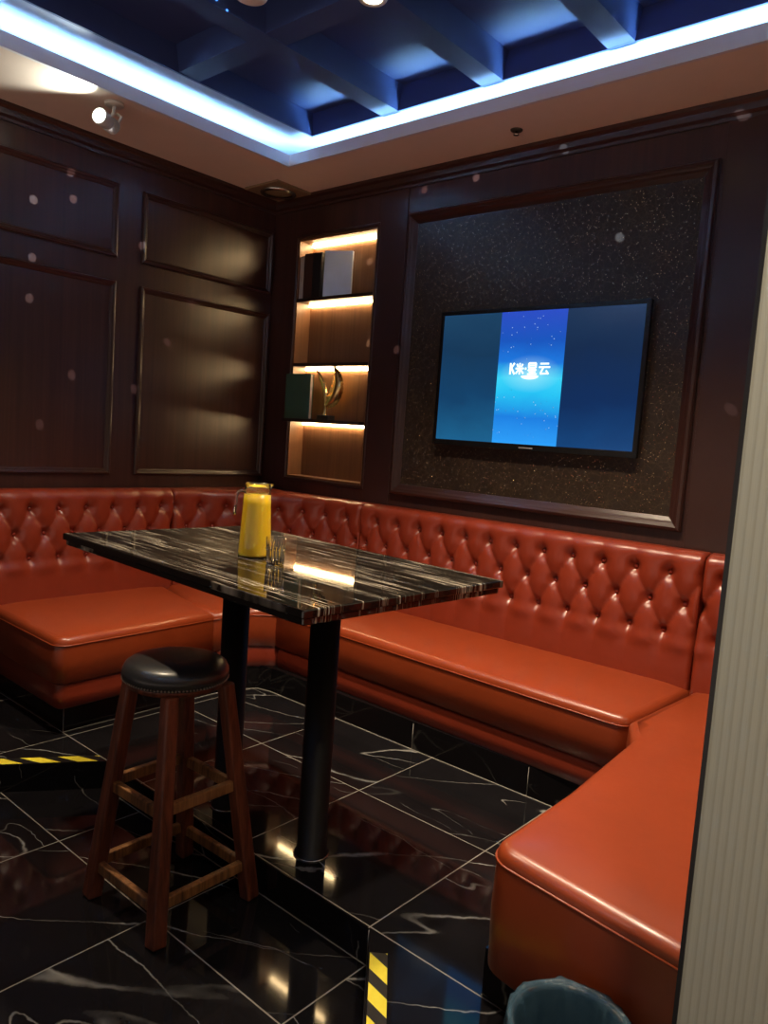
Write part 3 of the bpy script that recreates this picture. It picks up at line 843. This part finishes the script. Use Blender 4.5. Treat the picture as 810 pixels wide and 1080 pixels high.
# ------------------------------------------------------------------ lit shelf niche
RN = thing('shelf_niche', ((NX0 + NX1) / 2, W, NZ0), 'built in wall niche with four warmly lit compartments beside the corner', 'shelves')
mb = MB(); mb.box(NX0, NX1, W + ND, W + ND + .02, NZ0, NZ1); mb.build('back_panel', M['niche'], RN)
for (a, b) in ((NX0, NX0 + .010), (NX1 - .010, NX1)):
    mb = MB(); mb.box(a, b, W + .002, W + ND, NZ0, NZ1); mb.build('side_panel', M['niche'], RN)
mb = MB(); mb.box(NX0 + .01, NX1 - .01, W + .002, W + ND, NZ1 - .012, NZ1); mb.build('top_panel', M['niche'], RN)
mb = MB(); mb.box(NX0 + .01, NX1 - .01, W - .004, W + ND, NZ0, NZ0 + .012, .002); mb.build('sill', M['niche'], RN)
SHZ = [2.312, 1.896, 1.534]
for i, zt in enumerate(SHZ):
    fr = .045 if i == 2 else .004
    mb = MB(); mb.box(NX0 + .010, NX1 - .010, W - fr + .001, W + ND, zt - .022, zt, .0015)
    if i == 2: mb.box(NX0 - .03, NX0 + .20, W - fr, W - .0105, zt - .022, zt, .0015)
    sh = mb.build('shelf', M['shelf'], RN)
for zt in [NZ1 - .012] + [z - .022 for z in SHZ]:
    mb = MB(); mb.box(NX0 + .014, NX1 - .014, W + ND - .016, W + ND - .002, zt - .014, zt - .0005)
    mb.build('light_strip', M['shelf_led'], RN)

def book(name, x0, x1, y0, y1, z0, z1, cover, label, spine=None):
    r = thing(name, ((x0 + x1) / 2, (y0 + y1) / 2, z0), label, 'book', 'books on the top shelf')
    m = MB(); t_ = .003
    m.box(x0, x0 + t_, y0, y1, z0, z1, .001); m.box(x1 - t_, x1, y0, y1, z0, z1, .001); m.build('cover', cover, r)
    m = MB(); m.box(x0, x1, y0 - .003, y0 + .001, z0, z1, .0015); m.build('spine', spine or cover, r)
    m = MB(); m.box(x0 + t_, x1 - t_, y0 + .001, y1 - .004, z0 + .003, z1 - .004); m.build('page_block', M['pages'], r)
    return r
tz = SHZ[0]
book('book', -3.826, -3.789, W + .012, W + .105, tz, tz + .272, M['book_cream'], 'cream grey spined book at the left end of the top shelf')
book('book', -3.786, -3.702, W + .010, W + .105, tz, tz + .284, M['book_brown'], 'thick dark brown book second from left on top shelf')
book('book', -3.699, -3.622, W + .004, W + .105, tz, tz + .280, M['book_black'], 'thick black book between the brown and the blue book')
rb = book('book', -.0, .022, -.185, 0, 0, .284, M['book_blue'], 'pale blue book turned cover outward at right of the row', M['book_black'])
rb.location = (0, 0, 0)
for ch in rb.children: ch.location = (0, 0, 0)
rb.location = (-3.432, W + .098, tz); rb.rotation_euler = (0, 0, -math.radians(64) )

# green album facing the room
r = thing('album', (-3.72, W - .02, SHZ[2]), 'dark green album standing upright at the left of the third shelf', 'book')
gx0, gx1, gz1 = -3.843, -3.612, SHZ[2] + .288
mb = MB(); mb.box(gx0, gx1, W - .042, W - .038, SHZ[2], gz1, .0012); mb.box(gx0, gx1, W - .016, W - .012, SHZ[2], gz1, .0012); mb.box(gx0 - .002, gx0 + .002, W - .042, W - .012, SHZ[2], gz1, .0012); mb.build('cover', M['green'], r)
mb = MB(); mb.box(gx0 + .003, gx1 - .004, W - .0378, W - .0162, SHZ[2] + .003, gz1 - .004); mb.build('page_block', M['pages'], r)

# winged gold ornament
wx, wy, wz = -3.560, W + .055, SHZ[2]
r = thing('wing_ornament', (wx, wy, wz), 'gold ornament of two upright wings on a dark block, third shelf', 'ornament')
mb = MB(); mb.box(wx - .045, wx + .06, wy - .03, wy + .03, wz, wz + .030, .003); mb.build('plinth_block', M['book_black'], r)
mb = MB(); mb.lathe([(0, 0), (.020, 0), (.017, .006), (.011, .03), (.008, .055), (.010, .075), (0, .085)], 20, (wx, wy, wz + .030)); mb.build('stem', M['gold'], r)
def wing(ctrl, wid, name):
    m = MB(); N = 26; vs = []
    def bz3(t):
        a, b, c, d = [Vector(p) for p in ctrl]; u = 1 - t
        return a * u ** 3 + b * 3 * u * u * t + c * 3 * u * t * t + d * t ** 3
    for i in range(N + 1):
        t = i / N; p = bz3(t); q = (bz3(min(1, t + .01)) - bz3(max(0, t - .01))).normalized()
        sd = Vector((q.z, 0, -q.x)); w = wid * (math.sin(PI * min(1, t * .93 + .07)) ** .7) * (1 + (.10 if i % 2 else 0)) + .0006
        th = .004 + .003 * (1 - t)
        for (a, b) in ((-.5, 0), (0, 1), (.8, .15), (0, -1)):
            vs.append(p + sd * w * a + Vector((0, th * b, 0)))
    fs = [[i * 4 + k, i * 4 + (k + 1) % 4, (i + 1) * 4 + (k + 1) % 4, (i + 1) * 4 + k] for i in range(N) for k in range(4)] + [[0, 1, 2, 3], [N * 4 + 3, N * 4 + 2, N * 4 + 1, N * 4]]
    m.add(vs, fs, True); m.build(name, M['gold'], r)
b0 = (wx, wy, wz + .10)
wing([b0, (wx - .02, wy, wz + .17), (wx - .005, wy - .01, wz + .22), (wx - .105, wy - .01, wz + .335)], .032, 'wing')
wing([b0, (wx + .07, wy, wz + .14), (wx + .12, wy, wz + .24), (wx + .055, wy, wz + .342)], .085, 'wing')

# ------------------------------------------------------------------ ceiling fittings
r = thing('track_spotlight', (-3.560, 1.950, ZS), 'small white spotlight with lit lens hanging from the ceiling border', 'spotlight')
mb = MB(); mb.lathe([(0, 0), (.045, 0), (.045, -.012), (.040, -.016), (0, -.016)], 28, (-3.575, 1.975, ZS)); mb.build('mount', M['white_plastic'], r)
mb = MB(); mb.tube([(-3.575, 1.975, ZS - .014), (-3.572, 1.97, ZS - .05), (-3.575, 1.955, ZS - .075)], .008, 12)
mb.tube([(-3.575, 1.99, ZS - .045), (-3.56, 2.005, ZS - .06), (-3.565, 1.995, ZS - .085)], .007, 10); mb.build('arm', M['white_plastic'], r)
hp = Vector((-3.590, 1.935, ZS - .088)); hdir = Vector((.50, -.85, .02)).normalized(); RM = hdir.to_track_quat('Z', 'Y').to_matrix()
mb = MB(); mb.lathe([(0, -.085), (.026, -.085), (.030, -.08), (.030, -.03), (.036, -.02), (.038, .045), (.034, .047), (.034, .040), (0, .040)], 32, hp, True, RM); hdv = mb.build('lamp_head', M['white_plastic'], r)
mb = MB(); mb.lathe([(0, .0415), (.033, .0415), (.033, .046), (0, .0475)], 32, hp, True, RM); mb.build('lens', M['lamp_white'], hdv)
mb = MB()
for k in range(5): mb.lathe([(.030, -.082 + .011 * k), (.037, -.081 + .011 * k), (.037, -.077 + .011 * k), (.030, -.076 + .011 * k)], 24, hp, False, RM)
mb.build('heat_sink', M['white_plastic'], hdv)

r = thing('ceiling_speaker', (-3.86, 3.27, ZS), 'square tan panel with round speaker in the ceiling corner', 'speaker')
mb = MB(); mb.box(-4.012, -3.70, 3.115, 3.40, ZS - .014, ZS, .003); mb.build('panel', M['tan_plastic'], r)
mb = MB(); mb.lathe([(.088, 0), (.112, 0), (.114, -.006), (.108, -.014), (.094, -.016), (.088, -.010)], 40, (-3.86, 3.262, ZS - .014)); mb.build('rim', M['chrome'], r)
mb = MB(); mb.lathe([(0, -.006), (.05, -.005), (.0885, -.002), (.0885, 0), (0, 0)], 40, (-3.86, 3.262, ZS - .014)); mb.build('grille', M['tan_plastic'], r)

r = thing('sprinkler', (-2.096, 3.223, ZS), 'tiny sprinkler head in the beige ceiling border', 'sprinkler')
mb = MB(); mb.lathe([(0, 0), (.030, 0), (.028, -.005), (.014, -.007), (0, -.007)], 24, (-2.096, 3.223, ZS)); mb.build('flange', M['dark_grille'], r)
mb = MB(); mb.lathe([(0, -.006), (.006, -.006), (.005, -.02), (.014, -.022), (.014, -.024), (0, -.024)], 16, (-2.096, 3.223, ZS)); mb.build('deflector', M['chrome'], r)

def downlight(x, y, z, label, group=None):
    r = thing('downlight', (x, y, z), label, 'downlight', group)
    m = MB(); m.lathe([(.036, .004), (.038, -.003), (.052, -.005), (.056, 0), (.036, .004)], 36, (x, y, z)); m.build('rim', M['white_plastic'], r)
    m = MB(); m.lathe([(0, -.0005), (.036, -.0005), (.036, .003), (0, .003)], 32, (x, y, z - .001)); m.build('lens', M['lamp_warm'], r)
downlight(-2.118, 2.198, ZB, 'round lit downlight in the blue ceiling at the top edge of the photo')
# beam projector whose specks of light dot the room
px, py, pz = -2.43, 1.87, 3.02
r = thing('effect_projector', (px, py, ZT), 'beige domed light projector hanging from the blue ceiling', 'projector')
mb = MB(); mb.lathe([(0, 0), (.05, 0), (.05, -.02), (.022, -.026), (.022, -.10), (0, -.10)], 28, (px, py, ZT)); mb.build('mount', M['white_plastic'], r)
mb = MB(); mb.lathe([(0, .075), (.035, .072), (.066, .045), (.075, .005), (.060, -.020), (.030, -.034), (0, -.038)], 32, (px, py, pz + .04)); mb.build('dome', M['soffit'], r)

# ------------------------------------------------------------------ waste bin
bx_, by_, bz_ = -.600, 1.395, .285
r = thing('waste_bin', (bx_, by_, 0), 'waste bin with a blue plastic liner at the end of the sofa', 'bin')
mb = MB(); mb.lathe([(0, .004), (.085, .004), (.088, 0), (.118, bz_ - .01), (.121, bz_), (.115, bz_), (.112, bz_ - .012), (.083, .010), (0, .010)], 40, (bx_, by_, 0)); mb.build('bin_body', M['bin'], r)
mb = MB(); n = 144; prof = [(.119, .16), (.124, .20), (.126, .25), (.128, bz_ - .004), (.127, bz_ + .006), (.118, bz_ + .008), (.110, bz_ - .01), (.100, .20), (.090, .10), (.070, .03), (0, .02)]
vs = []; fs = []
for k, (rr, z) in enumerate(prof[:-1]):
    for i in range(n):
        t = 2 * PI * i / n; wv = .004 * math.sin(7 * t + k * 1.3) + .003 * math.sin(17 * t + k * 2.1) + .002 * math.sin(29 * t)
        a_ = rr + (max(0, wv) if k < 6 else min(0, wv)) ; vs.append((bx_ + a_ * math.cos(t), by_ + a_ * math.sin(t), z + (.01 * math.sin(5 * t) if k == 0 else .0012 * math.sin(9 * t + 1) if k in (4, 5) else 0)))
m_ = len(prof) - 1
for k in range(m_ - 1):
    for i in range(n):
        j = (i + 1) % n; fs.append([k * n + i, k * n + j, (k + 1) * n + j, (k + 1) * n + i])
fs.append([(m_ - 1) * n + i for i in range(n)])
mb.add(vs, fs, True); mb.build('liner', M['bag'], r)

# ------------------------------------------------------------------ lights
def spot(name, loc, target, watts, size, blend, color, soft=.04):
    l = bpy.data.lights.new(name, 'SPOT'); l.energy = watts; l.spot_size = math.radians(size); l.spot_blend = blend
    l.color = color; l.shadow_soft_size = soft
    o = bpy.data.objects.new(name, l); link(o); o.location = loc
    o.rotation_euler = (Vector(target) - Vector(loc)).to_track_quat('-Z', 'Y').to_euler(); return o
WARM = (1., .80, .56)
spot('downlight_beam', (-2.118, 2.198, ZB - .012), (-2.118, 2.21, 0), 170, 100, .8, WARM)
DL = [(-1.49, 2.20), (-.872, 2.20), (-2.7275, 1.30)]
for (x, y) in DL:
    downlight(x, y, ZB, 'round lit downlight in the blue ceiling above the frame', 'downlights overhead')
    spot('downlight_beam', (x, y, ZB - .012), (x, y + .02, 0), 170, 100, .8, WARM)
downlight(.02, .38, ZS, 'round downlight in the beige ceiling border over the partition end')
spot('downlight_beam', (.02, .38, ZS - .012), (.02, .80, 1.2), 120, 80, .8, (1., .88, .68))
spot('track_beam', hp + hdir * .06, hp + hdir * 2 + Vector((-.9, 0, .25)), 20, 115, .5, (.9, 1., .88), .03)
# specks thrown by the projector
src = Vector((px, py, pz + .02))
T = [(L, 2.02, 2.73), (L, 2.04, 2.60), (L, 1.83, 2.54), (L, 1.83, 2.25), (L, 1.82, 2.04), (L, 2.06, 1.67), (L, 1.89, 1.39), (L, 2.65, 1.93), (L, 2.44, 1.63), (L, 2.455, 2.45), (L, 2.81, 2.18),
     (-2.82, W, 2.85), (-2.47, W, 2.86), (-2.52, W, 2.46), (-2.17, W, 2.46), (-1.62, W, 2.45), (-1.11, W, 2.885), (-1.03, W, 1.66), (-2.94, W, 1.96), (-3.32, W + ND, 2.53), (-3.28, W + ND, 2.03), (-1.937, W, 2.90)]
for t in T:
    d = (Vector(t) - src).length
    spot('speck_beam', src + (Vector(t) - src).normalized() * .09, t, 18 if (t[1] == W and -2.85 < t[0] < -1.2 and t[2] < 2.7) or t[2] == 2.90 else 170, math.degrees(2 * math.atan(.026 / d)), .6, (.95, .95, 1.), .002)
for t in ((-2.99, 1.91, ZT), (-3.16, 2.09, ZT), (-3.14, CY1, 3.15), (-1.78, CY1, 3.15), (-1.19, CY1, 3.15)):
    d = (Vector(t) - src).length
    spot('speck_beam', src + (Vector(t) - src).normalized() * .09, t, 30, math.degrees(2 * math.atan(.022 / d)), .6, (.2, .6, 1.), .002)

w = bpy.data.worlds.new('added_fill'); sc.world = w; w.use_nodes = True
nt = w.node_tree; bgn = nt.nodes['Background']
tcn = nt.nodes.new('ShaderNodeTexCoord'); sepn = nt.nodes.new('ShaderNodeSeparateXYZ'); rmp = nt.nodes.new('ShaderNodeValToRGB'); mpn = nt.nodes.new('ShaderNodeMapRange')
nt.links.new(tcn.outputs['Generated'], sepn.inputs[0]); nt.links.new(sepn.outputs[2], mpn.inputs[0]); mpn.inputs[1].default_value = -1; mpn.inputs[2].default_value = 1
nt.links.new(mpn.outputs[0], rmp.inputs[0]); nt.links.new(rmp.outputs[0], bgn.inputs[0])
# added fill outside the room: bright below the horizon for the soffit, dim above
rmp.color_ramp.elements[0].position = .44; rmp.color_ramp.elements[0].color = (1., .77, .62, 1)
rmp.color_ramp.elements[1].position = .51; rmp.color_ramp.elements[1].color = (.04, .036, .036, 1)
bgn.inputs[1].default_value = .80

# ------------------------------------------------------------------ camera
cam = bpy.data.cameras.new('camera'); co = bpy.data.objects.new('camera', cam); link(co)
Rm = Matrix(((0.75308641, -0.11614471, 0.64758881), (0.65424044, 0.0282233, -0.75575981), (0.06950041, 0.99283123, 0.09724115)))
co.matrix_world = Matrix.Translation((0, 0, H)) @ Rm.to_4x4()
cam.sensor_fit = 'VERTICAL'; cam.sensor_height = 36; cam.lens = 803.73 / 1080 * 36; cam.clip_start = .02
sc.camera = co
sc.view_settings.view_transform = 'Standard'; sc.view_settings.look = 'None'; sc.view_settings.gamma = 1; sc.view_settings.exposure = 0; sc.view_settings.use_curve_mapping = False
